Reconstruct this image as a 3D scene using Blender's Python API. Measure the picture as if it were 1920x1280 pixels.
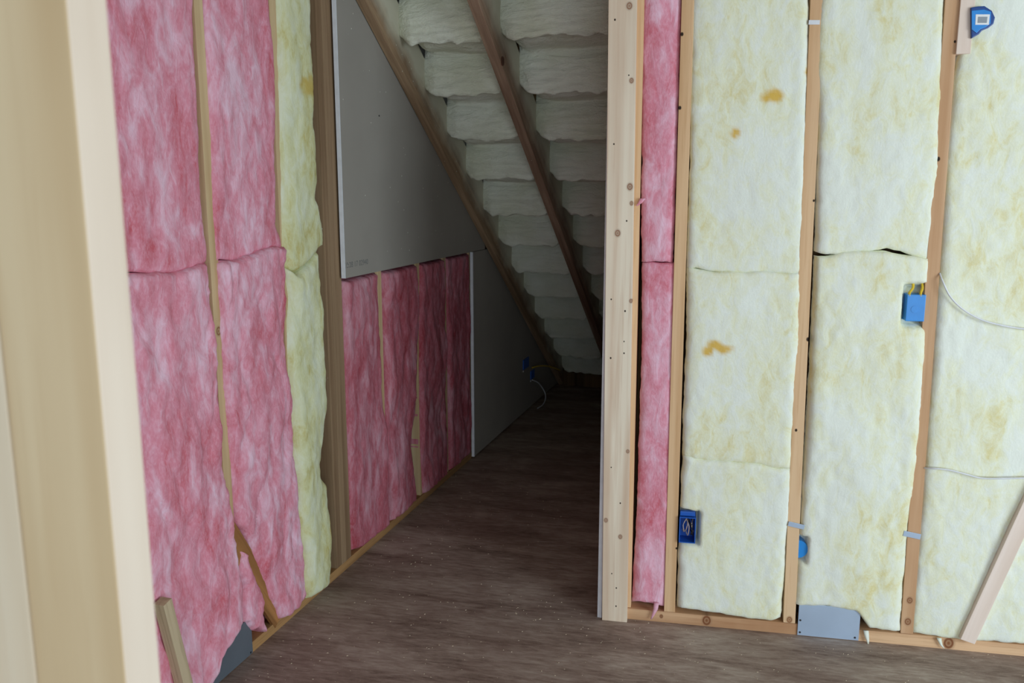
import bpy, bmesh, math, random
from mathutils import Matrix, Vector, noise

# ------------------------------------------------------------------ camera, sky, lights, exposure
for o in list(bpy.data.objects): bpy.data.objects.remove(o)
SC = bpy.context.scene
COL = SC.collection
FP = 1600.0                                   # focal length in pixels of the 1920 frame
PITCH = math.atan(288/FP)
EYE = 1.5
cam_d = bpy.data.cameras.new('camera'); cam = bpy.data.objects.new('camera', cam_d); COL.objects.link(cam)
cam.location = (0, 0, EYE); cam.rotation_euler = (math.pi/2-PITCH, 0, 0)
cam_d.lens = 30.0; cam_d.sensor_width = 36.0; cam_d.clip_start = 0.05
cam_d.dof.use_dof = True; cam_d.dof.focus_distance = 3.1; cam_d.dof.aperture_fstop = 7.0
SC.camera = cam
SC.view_settings.view_transform = 'Standard'; SC.view_settings.look = 'None'
SC.view_settings.gamma = 1; SC.view_settings.use_curve_mapping = False
SC.view_settings.exposure = 0.0
world = bpy.data.worlds.new('world'); SC.world = world; world.use_nodes = True
bg = world.node_tree.nodes['Background']; bg.inputs[0].default_value = (0.80, 0.92, 1.0, 1); bg.inputs[1].default_value = 0.58
def window_light(name, loc, target, sx, sy, power, color):
    d = bpy.data.lights.new(name, 'AREA'); d.shape = 'RECTANGLE'; d.size = sx; d.size_y = sy; d.energy = power; d.color = color
    o = bpy.data.objects.new(name, d); COL.objects.link(o); o.location = loc
    o.rotation_euler = (Vector(target)-Vector(loc)).to_track_quat('-Z', 'Y').to_euler()
    return o
window_light('window_daylight', (3.2, -0.8, 1.35), (1.0, 2.2, 1.0), 1.8, 1.5, 92, (0.84, 0.95, 1.0))
window_light('rear_window_daylight', (0.7, -3.0, 0.95), (0.1, 3.0, 1.8), 2.0, 1.1, 54, (0.84, 0.95, 1.0))

# ------------------------------------------------------------------ frames of reference
_c, _s = math.cos(PITCH), math.sin(PITCH)
def ray(x, y):
    a = x-960.0; b = 640.0-y
    return (a, FP*_c+b*_s, -FP*_s+b*_c)
AZ = math.atan2(495, FP*_c+288*_s)
D1 = (math.sin(AZ), math.cos(AZ)); N1 = (D1[1], -D1[0])          # along the left wall / into the room
P0 = (-0.6804046, 3.1335165)
RA = math.radians(-11.005427)
E2 = (math.cos(RA), math.sin(RA)); N2 = (E2[1], -E2[0])          # along the right wall / towards the room
A0 = (0.4093206, 2.7965347)
class Frame:
    def __init__(s, o, d, n): s.o = o; s.d = d; s.n = n; s.ang = math.atan2(d[1], d[0]); s.k = o[0]*n[0]+o[1]*n[1]
    def pt(s, a, off, z): return Vector((s.o[0]+s.d[0]*a+s.n[0]*off, s.o[1]+s.d[1]*a+s.n[1]*off, z))
    def px(s, x, y, off=0.0):                                     # where the wall plane is seen at an image point
        r = ray(x, y); t = (s.k+off)/(r[0]*s.n[0]+r[1]*s.n[1])
        X, Y = r[0]*t, r[1]*t
        return ((X-s.o[0])*s.d[0]+(Y-s.o[1])*s.d[1], EYE+r[2]*t)
LW = Frame(P0, D1, N1)
RW = Frame(A0, E2, N2)

def wm(o):
    return wm(o.parent) @ o.matrix_parent_inverse @ o.matrix_basis if o.parent else o.matrix_basis.copy()
def link(name, data, fr=None, base=(0, 0, 0), parent=None):
    o = bpy.data.objects.new(name, data); COL.objects.link(o)
    if fr:
        o.matrix_basis = Matrix.Translation(fr.pt(*base)) @ Matrix.Rotation(fr.ang, 4, 'Z')
    else:
        o.matrix_basis = Matrix.Translation(Vector(base))
    if parent:
        o.parent = parent; o.matrix_parent_inverse = wm(parent).inverted()
    return o
def tag(o, label=None, cat=None, group=None, kind=None):
    if label: o['label'] = label
    if cat: o['category'] = cat
    if group: o['group'] = group
    if kind: o['kind'] = kind
    return o
def mesh(name, verts, faces, mats, smooth=False):
    m = bpy.data.meshes.new(name); m.from_pydata([tuple(v) for v in verts], [], faces)
    for k in (mats if isinstance(mats, (list, tuple)) else [mats]): m.materials.append(k)
    if smooth:
        for p in m.polygons: p.use_smooth = True
    m.update(); return m
def fmesh(name, fr, base, verts, faces, mats, parent=None, smooth=False):
    """verts given as (along, off, z) in the frame; base likewise"""
    lv = [(v[0]-base[0], -(v[1]-base[1]), v[2]-base[2]) for v in verts]
    # y is mirrored against off: flip the winding
    return link(name, mesh(name, lv, [tuple(reversed(f)) for f in faces], mats, smooth), fr, base, parent)
BF = [(0,3,2,1),(4,5,6,7),(0,1,5,4),(1,2,6,5),(2,3,7,6),(3,0,4,7)]
def fix(o):
    bm = bmesh.new(); bm.from_mesh(o.data); bmesh.ops.recalc_face_normals(bm, faces=bm.faces); bm.to_mesh(o.data); bm.free(); return o
def bevel(o, w=0.002, seg=2):
    bm = bmesh.new(); bm.from_mesh(o.data); bmesh.ops.recalc_face_normals(bm, faces=bm.faces)
    es = [e for e in bm.edges if len(e.link_faces) == 2 and e.calc_face_angle(0) > 0.6]
    bmesh.ops.bevel(bm, geom=es, offset=w, segments=seg, affect='EDGES', profile=0.7, clamp_overlap=True)
    bm.to_mesh(o.data); bm.free(); return o
def box(name, fr, a, off, z, mat, parent=None, lean=0.0, bev=0.002):
    """box between a0..a1, off0..off1, z0..z1; lean shifts its top along the wall"""
    a0, a1 = a; o0, o1 = off; z0, z1 = z
    vs = [(a0,o0,z0),(a1,o0,z0),(a1,o1,z0),(a0,o1,z0),(a0+lean,o0,z1),(a1+lean,o0,z1),(a1+lean,o1,z1),(a0+lean,o1,z1)]
    o = fmesh(name, fr, ((a0+a1)/2, (o0+o1)/2, z0), vs, BF, mat, parent)
    return bevel(o, bev) if bev else fix(o)
def prism(name, fr, poly, off, mat, parent=None, bev=0.0):
    """polygon (along, z) extruded through off0..off1"""
    n = len(poly); vs = [(p[0], off[0], p[1]) for p in poly]+[(p[0], off[1], p[1]) for p in poly]
    fs = [tuple(range(n)), tuple(range(2*n-1, n-1, -1))]+[(i, (i+1) % n, (i+1) % n+n, i+n) for i in range(n)]
    ba = sum(p[0] for p in poly)/n; bz = min(p[1] for p in poly)
    o = fmesh(name, fr, (ba, off[0], bz), vs, fs, mat, parent)
    return bevel(o, bev) if bev else fix(o)
def beam(name, fr, p, q, width, off, mat, parent=None, bev=0.002):
    """straight board in the wall plane from p to q (along, z)"""
    d = Vector((q[0]-p[0], q[1]-p[1])).normalized(); n = Vector((-d.y, d.x))*width/2
    L = (Vector(q)-Vector(p)).length
    vs = []
    for z in (0, L):
        for (x, y) in ((-width/2, off[0]), (width/2, off[0]), (width/2, off[1]), (-width/2, off[1])):
            vs.append((x, -(y-off[0]), z))
    m = mesh(name, vs, BF, mat)
    o = bpy.data.objects.new(name, m); COL.objects.link(o)
    tilt = math.atan2(d.x, d.y)
    o.matrix_basis = Matrix.Translation(fr.pt(p[0], off[0], p[1])) @ Matrix.Rotation(fr.ang, 4, 'Z') @ Matrix.Rotation(tilt, 4, 'Y')
    if parent: o.parent = parent; o.matrix_parent_inverse = wm(parent).inverted()
    return bevel(o, bev)
def tube(name, pts, r, mat, parent=None, res=3):
    """round cable through world points, as a mesh"""
    P = [Vector(p) for p in pts]; Q = []
    for i in range(len(P)-1):
        p0 = P[max(i-1, 0)]; p1 = P[i]; p2 = P[i+1]; p3 = P[min(i+2, len(P)-1)]
        for k in range(8):
            t = k/8; Q.append(0.5*((2*p1)+(p2-p0)*t+(2*p0-5*p1+4*p2-p3)*t*t+(3*p1-p0-3*p2+p3)*t**3))
    Q.append(P[-1]); vs = []; fs = []; N = 8; base = Q[0]
    for i, c in enumerate(Q):
        t = (Q[min(i+1, len(Q)-1)]-Q[max(i-1, 0)]).normalized()
        u = t.cross(Vector((0.13, 0.31, 0.94))).normalized(); v = t.cross(u)
        for k in range(N):
            a = 2*math.pi*k/N; vs.append(c-base+(u*math.cos(a)+v*math.sin(a))*r)
    for i in range(len(Q)-1):
        for k in range(N): fs.append((i*N+k, i*N+(k+1) % N, (i+1)*N+(k+1) % N, (i+1)*N+k))
    fs.append(tuple(range(N))); fs.append(tuple(reversed(range(len(vs)-N, len(vs)))))
    o = link(name, mesh(name, vs, fs, mat, True), None, base, parent)
    return fix(o)

# ------------------------------------------------------------------ materials
class NT:
    def __init__(s, name, rough=0.8, spec=0.3):
        s.m = bpy.data.materials.new(name); s.m.use_nodes = True; s.t = s.m.node_tree; s.b = s.t.nodes['Principled BSDF']
        s.b.inputs['Roughness'].default_value = rough; s.b.inputs['Specular IOR Level'].default_value = spec
        s.tc = s.n('ShaderNodeTexCoord'); s.oi = s.n('ShaderNodeObjectInfo')
    def n(s, k): return s.t.nodes.new(k)
    def l(s, a, b): s.t.links.new(a, b)
    def put(s, sock, v):
        if hasattr(v, 'links') or hasattr(v, 'is_linked'): s.l(v, sock)
        else: sock.default_value = v
    def coords(s, scale=(1, 1, 1), rnd=True, loc=(0, 0, 0)):
        mp = s.n('ShaderNodeMapping'); mp.inputs['Scale'].default_value = scale; mp.inputs['Location'].default_value = loc
        s.l(s.tc.outputs['Object'], mp.inputs['Vector']); v = mp.outputs[0]
        if rnd:
            c = s.n('ShaderNodeCombineXYZ'); q = s.math('MULTIPLY', s.oi.outputs['Random'], 37.0)
            for i in range(3): s.l(q, c.inputs[i])
            a = s.n('ShaderNodeVectorMath'); a.operation = 'ADD'; s.l(v, a.inputs[0]); s.l(c.outputs[0], a.inputs[1]); v = a.outputs[0]
        return v
    def math(s, op, a, b=0.0, clamp=False):
        m = s.n('ShaderNodeMath'); m.operation = op; m.use_clamp = clamp; s.put(m.inputs[0], a); s.put(m.inputs[1], b); return m.outputs[0]
    def noise(s, vec, scale, detail=4, rough=0.55, dist=0.0):
        t = s.n('ShaderNodeTexNoise'); t.inputs['Scale'].default_value = scale; t.inputs['Detail'].default_value = detail
        t.inputs['Roughness'].default_value = rough; t.inputs['Distortion'].default_value = dist; s.l(vec, t.inputs['Vector']); return t.outputs['Fac']
    def ramp(s, fac, stops):
        r = s.n('ShaderNodeValToRGB'); s.l(fac, r.inputs[0]); e = r.color_ramp.elements
        while len(e) < len(stops): e.new(0.5)
        for i, (p, c) in enumerate(stops): e[i].position = p; e[i].color = (c if isinstance(c, tuple) else (c, c, c))+(1,)
        return r.outputs[0]
    def step(s, v, a, b):
        r = s.n('ShaderNodeMapRange'); r.clamp = True; s.put(r.inputs[0], v); r.inputs[1].default_value = a; r.inputs[2].default_value = b; return r.outputs[0]
    def mix(s, f, a, b, mode='MIX'):
        m = s.n('ShaderNodeMix'); m.data_type = 'RGBA'; m.blend_type = mode; s.put(m.inputs[0], f)
        for i, v in ((6, a), (7, b)):
            if isinstance(v, tuple): m.inputs[i].default_value = v+(1,)
            else: s.l(v, m.inputs[i])
        return m.outputs[2]
    def bump(s, h, strength, dist=0.01):
        b = s.n('ShaderNodeBump'); b.inputs['Strength'].default_value = strength; b.inputs['Distance'].default_value = dist
        s.l(h, b.inputs['Height'])
        s.l(b.outputs[0], s.b.inputs['Normal'])
    def base(s, c):
        if isinstance(c, tuple): s.b.inputs['Base Color'].default_value = c+(1,)
        else: s.l(c, s.b.inputs['Base Color'])
        return s.m
def srgb(r, g, b):
    f = lambda c: (c/255/12.92) if c/255 <= 0.04045 else ((c/255+0.055)/1.055)**2.4
    return (f(r), f(g), f(b))

def wood(name, light, dark, axis='z', spots=(), streak=0.5, rough=0.75, specks=0.0, overspray=None, fine=60):
    t = NT(name, rough, 0.25)
    sc = {'z': (1, 1, 0.035), 'x': (0.035, 1, 1)}[axis]
    v = t.coords(sc)
    wide = t.noise(v, 14, 3, 0.5, 0.6); fin = t.noise(v, fine*2.2, 3, 0.6, 0.2)
    blot = t.noise(t.coords((1, 1, 0.4)), 5, 3)
    mid = tuple((a+b)/2 for a, b in zip(light, dark))
    c = t.ramp(wide, [(0.30, dark), (0.50, mid), (0.62, light)])
    c = t.mix(t.math('MULTIPLY', t.step(fin, 0.52, 0.72), streak), c, dark)
    c = t.mix(t.math('MULTIPLY', t.step(blot, 0.45, 0.75), 0.35), c, tuple(min(1, x*1.12) for x in light))
    for (x, z, r, kind) in spots:
        mp = t.n('ShaderNodeMapping'); mp.inputs['Location'].default_value = (-x, 0, -z*0.8); mp.inputs['Scale'].default_value = (1, 0, 0.8)
        t.l(t.tc.outputs['Object'], mp.inputs[0]); ln = t.n('ShaderNodeVectorMath'); ln.operation = 'LENGTH'; t.l(mp.outputs[0], ln.inputs[0])
        d = ln.outputs['Value']
        if kind == 'knot':
            ring = t.math('ABSOLUTE', t.math('SUBTRACT', d, r*0.85)); c = t.mix(t.step(d, r*1.7, r*0.9), c, tuple(x*0.72 for x in mid))
            c = t.mix(t.step(ring, r*0.35, r*0.1), c, (dark[0]*0.55, dark[1]*0.42, dark[2]*0.38)); c = t.mix(t.step(d, r*0.55, r*0.2), c, (dark[0]*0.62, dark[1]*0.5, dark[2]*0.46))
        else:
            c = t.mix(t.step(d, r, r*0.6), c, (0.03, 0.018, 0.012))
    if overspray:                                   # foam that drifted onto the wood, thinning out towards the free edge
        m, lo, hi = overspray
        sp = t.n('ShaderNodeSeparateXYZ'); t.l(t.tc.outputs['Object'], sp.inputs[0])
        h = t.math('ADD', sp.outputs[2], t.math('MULTIPLY', sp.outputs[0], m))
        h = t.math('ADD', h, t.math('MULTIPLY', t.math('SUBTRACT', t.noise(t.coords(), 7, 3), 0.5), 0.16))
        c = t.mix(t.math('MULTIPLY', t.step(h, lo, hi), 0.85), c, srgb(196, 190, 172))
    if specks:
        vo = t.n('ShaderNodeTexVoronoi'); vo.inputs['Scale'].default_value = 70; t.l(t.coords((1, 1, 0.7)), vo.inputs['Vector'])
        pick = t.math('GREATER_THAN', vo.outputs['Color'], 1-specks)
        c = t.mix(t.math('MULTIPLY', t.math('LESS_THAN', vo.outputs['Distance'], 0.16), pick), c, (0.72, 0.72, 0.66))
    t.bump(t.noise(v, 60, 3), 0.15, 0.002)
    return t.base(c)

M = {}
M['stud_warm'] = wood('stud_warm', srgb(226, 190, 150), srgb(196, 152, 108))
M['stud_light'] = wood('stud_light', srgb(236, 218, 194), srgb(206, 174, 140))
M['stud_pale'] = wood('stud_pale', srgb(226, 205, 165), srgb(190, 158, 118))
M['stud_brown'] = wood('stud_brown', srgb(158, 132, 104), srgb(118, 92, 68), specks=0.10)
M['plate_right'] = wood('plate_right', srgb(222, 184, 146), srgb(170, 122, 86), 'x')
M['plate_left'] = wood('plate_left', srgb(178, 138, 92), srgb(120, 84, 52), 'x')
M['brace_brown'] = wood('brace_brown', srgb(178, 128, 78), srgb(110, 72, 40))
M['old_board'] = wood('old_board', srgb(200, 182, 152), srgb(140, 118, 92))
M['white_board'] = wood('white_board', srgb(240, 224, 214), srgb(218, 196, 180), streak=0.2)
M['near_post'] = wood('near_post', srgb(238, 216, 180), srgb(218, 188, 146), streak=0.25, fine=50)
M['near_post_light'] = wood('near_post_light', srgb(248, 234, 212), srgb(234, 210, 180), streak=0.2, fine=50)
M['near_edge'] = wood('near_pale_edge', srgb(234, 222, 208), srgb(214, 196, 178), streak=0.3, fine=40)
M['sheathing'] = wood('sheathing', srgb(120, 95, 65), srgb(60, 45, 30))
OVM = 0.676
M['stringer'] = wood('stringer', srgb(176, 142, 112), srgb(118, 88, 64), specks=0.08, overspray=(OVM, 0.10, 0.20))
M['stringer_middle'] = wood('stringer_middle', srgb(170, 138, 116), srgb(108, 78, 62), specks=0.08, overspray=(OVM, 0.13, 0.22))

def fibre(name, pale, mid, deep, stretch=1.0, bump=0.5, stain=None, mixb=(0.32, 0.47, 0.62), big_scale=7):
    t = NT(name, 0.95, 0.05)
    v = t.coords((1, 1, stretch)); 
    big = t.noise(v, big_scale, 5, 0.62, 0.7); med = t.noise(t.coords((1, 1, stretch*0.8)), 24, 5, 0.65, 0.9); fin = t.noise(v, 150, 3, 0.6, 0.4)
    k = t.math('ADD', t.math('MULTIPLY', big, 0.55), t.math('MULTIPLY', med, 0.45))
    c = t.ramp(k, [(mixb[0], deep), (mixb[1], mid), (mixb[2], pale)])
    c = t.mix(t.math('MULTIPLY', t.step(fin, 0.45, 0.7), 0.22), c, tuple(min(1, x*1.12+0.03) for x in pale))
    if stain:
        at = t.n('ShaderNodeAttribute'); at.attribute_name = 'stain'
        c = t.mix(at.outputs['Fac'], c, stain)
    h = t.math('ADD', t.math('MULTIPLY', med, 0.7), t.math('MULTIPLY', fin, 0.3))
    t.bump(h, bump, 0.012)
    return t.base(c)
M['yellow'] = fibre('yellow_fibreglass', srgb(236, 242, 234), srgb(235, 238, 212), srgb(226, 218, 164), 0.7, 0.22, srgb(220, 178, 66), (0.34, 0.45, 0.56), 4.0)
M['yellow_left'] = fibre('yellow_fibreglass_dull', srgb(226, 232, 208), srgb(216, 218, 172), srgb(198, 188, 118), 0.5, 0.3, srgb(205, 182, 100), (0.36, 0.47, 0.60))
M['pink'] = fibre('pink_fibreglass', srgb(240, 202, 222), srgb(226, 152, 172), srgb(208, 104, 118), 0.5, 0.4, None, (0.34, 0.49, 0.62))
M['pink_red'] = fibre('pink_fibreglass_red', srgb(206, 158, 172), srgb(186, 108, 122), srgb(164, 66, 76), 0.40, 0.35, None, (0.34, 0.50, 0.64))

def foam_mat():
    t = NT('spray_foam', 0.5, 0.4)
    a = t.noise(t.coords(), 4, 4); b = t.noise(t.coords(), 70, 4, 0.6); w = t.noise(t.coords((1, 0.5, 2.0)), 20, 5, 0.65, 1.2)
    c = t.ramp(a, [(0.35, srgb(226, 230, 210)), (0.6, srgb(236, 240, 228))])
    t.bump(t.math('ADD', t.math('MULTIPLY', b, 0.35), w), 0.9, 0.012)
    return t.base(c)
M['foam'] = foam_mat()
def drywall_mat():
    t = NT('drywall_paper', 0.8, 0.2)
    a = t.noise(t.coords(), 2.5, 3)
    c = t.ramp(a, [(0.35, srgb(156, 152, 145)), (0.7, srgb(164, 160, 153))])
    vo = t.n('ShaderNodeTexVoronoi'); vo.inputs['Scale'].default_value = 42; t.l(t.coords((1, 1, 0.8)), vo.inputs['Vector'])
    pick = t.math('GREATER_THAN', vo.outputs['Color'], 0.84)
    c = t.mix(t.math('MULTIPLY', t.math('LESS_THAN', vo.outputs['Distance'], 0.13), pick), c, (0.75, 0.75, 0.68))
    t.bump(t.noise(t.coords(), 120, 2), 0.05, 0.001)
    return t.base(c)
M['drywall'] = drywall_mat()
def plain(name, c, rough=0.6, spec=0.3, metal=0.0, var=0.06, scale=30):
    t = NT(name, rough, spec); t.b.inputs['Metallic'].default_value = metal
    k = t.noise(t.coords(), scale, 3)
    return t.base(t.ramp(k, [(0.3, tuple(x*(1-var) for x in c)), (0.7, tuple(min(1, x*(1+var)) for x in c))]))
M['gypsum'] = plain('gypsum_edge', srgb(226, 230, 238), 0.8)
M['blue'] = plain('blue_plastic', srgb(38, 140, 225), 0.35, 0.5)
M['blue_dark'] = plain('blue_plastic_deep', srgb(24, 92, 190), 0.4, 0.5)
M['blue_deep'] = plain('blue_plastic_rim', srgb(16, 66, 140), 0.4, 0.5)
M['yellow_cable'] = plain('yellow_cable', srgb(222, 190, 60), 0.5)
M['white_cable'] = plain('white_cable', srgb(226, 230, 238), 0.4, 0.5)
M['copper_paper'] = plain('wire_sheath', srgb(190, 170, 160), 0.6)
M['black_wire'] = plain('black_wire', (0.02, 0.02, 0.022), 0.5)
M['label_white'] = plain('label_white', srgb(236, 238, 242), 0.6)
M['label_grey'] = plain('label_grey', srgb(150, 158, 168), 0.6)
M['ink'] = plain('faded_ink', srgb(118, 120, 120), 0.8)
M['steel'] = plain('galvanised_steel', srgb(186, 206, 232), 0.38, 0.6, 0.35, 0.05, 8)
M['steel_dark'] = plain('dull_steel', srgb(112, 122, 134), 0.45, 0.5, 0.35, 0.08, 8)
M['screw'] = plain('dark_screw', (0.05, 0.05, 0.06), 0.5, 0.5, 0.5)
def floor_mat():
    t = NT('rough_plywood_floor', 0.7, 0.25)
    ang = t.n('ShaderNodeMapping'); ang.inputs['Rotation'].default_value = (0, 0, math.radians(12)); t.l(t.tc.outputs['Object'], ang.inputs[0])
    m1 = t.n('ShaderNodeMapping'); m1.inputs['Scale'].default_value = (0.22, 1, 1); t.l(ang.outputs[0], m1.inputs[0])
    a = t.noise(m1.outputs[0], 9, 6, 0.65, 0.6); b = t.noise(m1.outputs[0], 70, 4, 0.7, 0.3); g = t.noise(ang.outputs[0], 2.2, 4, 0.6, 0.4)
    k = t.math('ADD', t.math('MULTIPLY', a, 0.55), t.math('MULTIPLY', b, 0.45))
    c = t.ramp(k, [(0.36, srgb(112, 95, 86)), (0.5, srgb(156, 140, 130)), (0.64, srgb(188, 176, 166))])
    c = t.mix(t.math('MULTIPLY', t.step(g, 0.42, 0.66), 0.4), c, srgb(112, 84, 76))
    dust = t.noise(ang.outputs[0], 240, 2)
    c = t.mix(t.math('MULTIPLY', t.step(dust, 0.64, 0.72), 0.5), c, srgb(180, 172, 160))
    t.bump(k, 0.4, 0.004)
    return t.base(c)
M['floor'] = floor_mat()
M['ceiling'] = plain('ceiling_board', srgb(150, 138, 120), 0.9)

# ------------------------------------------------------------------ the setting
def quadbox(name, xs, ys, zs, mat):
    vs = [(x, y, z) for z in zs for (x, y) in ((xs[0], ys[0]), (xs[1], ys[0]), (xs[1], ys[1]), (xs[0], ys[1]))]
    return fix(link(name, mesh(name, vs, BF, mat)))
tag(quadbox('floor', (-4.2, 4.2), (-3.6, 7.6), (-0.05, 0.0), M['floor']), kind='structure')
tag(box('ceiling', RW, (-3.4, 3.2), (-0.1, 5.6), (2.45, 2.55), M['ceiling'], bev=0), kind='structure')
tag(box('ceiling_1', LW, (0.12, 4.2), (-0.15, 1.25), (2.75, 2.85), M['ceiling'], bev=0), kind='structure')

wall_left = tag(box('wall_left', LW, (-3.0, 4.2), (-0.102, -0.09), (0.0, 2.75), M['sheathing'], bev=0), kind='structure')
wall_right = tag(box('wall_right', RW, (-0.03, 3.0), (-0.102, -0.09), (0.0, 2.45), M['sheathing'], bev=0), kind='structure')
TOP = 2.44
# sole plates and studs
box('sole_plate', LW, (-2.6, 1.55), (-0.089, 0.0), (0.0, 0.036), M['plate_left'], wall_left)
box('sole_plate', LW, (1.552, 3.6), (-0.089, -0.001), (0.0, 0.036), M['plate_left'], wall_left)
for s0 in (-1.10, -0.678, -0.300):
    box('stud', LW, (s0, s0+0.038), (-0.088, 0.0), (0.036, TOP), M['stud_pale'] if s0 != -0.678 else wood('stud_left_knotty', srgb(226, 205, 165), srgb(190, 158, 118), spots=[(0.0, LW.px(404, 622)[1]-0.036, .010, 'knot'), (0.012, LW.px(404, 745)[1]-0.036, .004, 'n')]), wall_left)
for s0 in (-0.010, 0.030, 0.070):
    box('stud', LW, (s0, s0+0.0385), (-0.088, 0.001 if s0 == 0.03 else 0.0), (0.036, TOP), M['stud_brown'], wall_left)
for s0 in (0.425, 0.832, 1.167, 1.545, 1.95, 2.35, 2.75, 3.15):
    box('stud', LW, (s0, s0+0.038), (-0.088, -0.004), (0.036, min(TOP, 3.0)), M['stud_pale'], wall_left)
box('top_plate', LW, (-2.6, 3.6), (-0.088, 0.0), (TOP+0.001, TOP+0.04), M['stud_pale'], wall_left)
beam('brace', LW, (-0.745, 0.56), (-0.415, 0.04), 0.085, (-0.012, 0.002), M['brace_brown'], wall_left)

def plate_spots(c, pts): return [(RW.px(x, y, 0)[0]-c, 0.022, q, 'knot') for x, y, q in pts]
box('sole_plate', RW, (-0.02, 0.575), (-0.088, 0.0), (0.0, 0.040), wood('plate_wood_knotty', srgb(222, 184, 146), srgb(170, 122, 86), 'x', plate_spots(0.2775, [(1325, 1160, .013), (1240, 1152, .005)])), wall_right)
box('sole_plate', RW, (0.577, 2.9), (-0.088, 0.001), (0.0, 0.040), wood('plate_wood_long', srgb(226, 188, 150), srgb(174, 126, 88), 'x', plate_spots(1.7385, [(1778, 1209, .014)])), wall_right)
box('stud', RW, (-0.028, 0.0095), (-0.088, -0.006), (0.041, TOP), M['stud_warm'], wall_right, lean=-0.009)
box('stud', RW, (0.125, 0.163), (-0.088, 0.0), (0.041, TOP), wood('stud_nailed', srgb(226, 190, 150), srgb(196, 152, 108), spots=[(-0.024, RW.px(1281, 64)[1]-0.041, .006, 'n'), (-0.023, RW.px(1280, 202)[1]-0.041, .006, 'n'), (0.016, RW.px(1272, 1028)[1]-0.041, .004, 'n')]), wall_right, lean=-0.011)
box('stud', RW, (0.526, 0.565), (-0.088, 0.0), (0.041, TOP), wood('stud_knotty', srgb(228, 194, 156), srgb(200, 156, 114), spots=[(0.004, RW.px(1515, 636)[1]-0.041, .007, 'n'), (-0.005, RW.px(1529, 376)[1]-0.041, .004, 'n'), (-0.016, RW.px(1488, 806)[1]-0.041, .005, 'n'), (0.0, 0.012, .008, 'knot')]), wall_right, lean=-0.036)
box('stud', RW, (0.901, 0.940), (-0.088, 0.0), (0.041, TOP), wood('stud_reddish', srgb(222, 186, 152), srgb(188, 144, 106), spots=[(-0.030, RW.px(1762, 298)[1]-0.041, .007, 'n'), (0.0, RW.px(1702, 1165)[1]-0.041, .009, 'knot'), (0.0, RW.px(1703, 1125)[1]-0.041, .008, 'knot'), (-0.012, RW.px(1789, 78)[1]-0.041, .004, 'n')]), wall_right, lean=-0.034)
box('stud', RW, (1.30, 1.338), (-0.088, 0.0), (0.041, TOP), M['stud_warm'], wall_right)
box('header', RW, (-1.03, -0.12), (-0.088, 0.0), (2.27, 2.44), M['stud_light'], wall_right)
box('nailing_block', RW, (0.912, 0.951), (-0.045, 0.010), (1.886, 2.40), M['white_board'], wall_right)

# stairwell side wall
wall_stair = tag(box('wall_stairwell', LW, (0.03, 3.75), (1.056, 1.14), (0.0, 2.75), M['sheathing'], bev=0), kind='structure')
wall_back = tag(box('wall_back', LW, (3.62, 3.72), (-0.09, 1.056), (0.0, 1.2), M['sheathing'], bev=0), kind='structure')

# drywall sheets
def drywall(name, fr, poly, off, label, group=None, edge_side=None):
    o = prism(name, fr, poly, off, M['drywall'], None, 0.0015)
    tag(o, label, 'drywall', group); return o
d_up = drywall('drywall_sheet', LW, [(0.092, 1.163), (1.735, 1.163), (1.735, 2.70), (0.092, 2.70)], (0.012, 0.025),
        'upper grey drywall sheet hung over pink insulation beside the stair stringer')
box('white_edge', LW, (0.088, 0.0935), (0.011, 0.0262), (1.164, 2.70), M['gypsum'], d_up, bev=0)
d_lo = drywall('drywall_sheet', LW, [(1.556, 0.012), (3.60, 0.012), (3.60, 1.159), (1.556, 1.159)], (0.004, 0.017),
        'lower dark grey drywall sheet on the floor under the stairs with blue boxes')
box('white_edge', LW, (1.5475, 1.5565), (0.003, 0.0185), (0.012, 1.159), M['gypsum'], d_lo, bev=0)
d_r = drywall('drywall_sheet', LW, [(-0.018, 0.0), (3.60, 0.0), (3.60, 2.70), (-0.018, 2.70)], (1.037, 1.050),
        'drywall sheet seen edge on as a white line behind the right door post')
box('white_edge', LW, (-0.024, -0.0175), (1.0355, 1.051), (0.0, 2.70), M['gypsum'], d_r, bev=0)
# faint printed date stamp near the lower left corner of the upper sheet
tcur = bpy.data.curves.new('date_stamp', 'FONT'); tcur.body = "10:28 17 02940"; tcur.size = 0.030; tcur.space_character = 1.05; tcur.extrude = 0.0001
tob = bpy.data.objects.new('tmp', tcur); COL.objects.link(tob)
dg = bpy.context.evaluated_depsgraph_get(); tm = bpy.data.meshes.new_from_object(tob.evaluated_get(dg)); bpy.data.objects.remove(tob)
tm.materials.clear(); tm.materials.append(M['ink'])
a, z = LW.px(646, 503, 0.0255)
st = bpy.data.objects.new('date_stamp', tm); COL.objects.link(st)
st.matrix_basis = Matrix.Translation(LW.pt(a, 0.0254, z)) @ Matrix.Rotation(LW.ang, 4, 'Z') @ Matrix.Rotation(math.pi/2, 4, 'X')
st.parent = d_up; st.matrix_parent_inverse = wm(d_up).inverted(); st['label'] = 'faint grey printed stamp'
a, z = LW.px(711, 217, 0.0255)
box('screw_hole', LW, (a-0.004, a+0.004), (0.0245, 0.0257), (z-0.003, z+0.003), M['screw'], d_up, bev=0)

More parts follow.
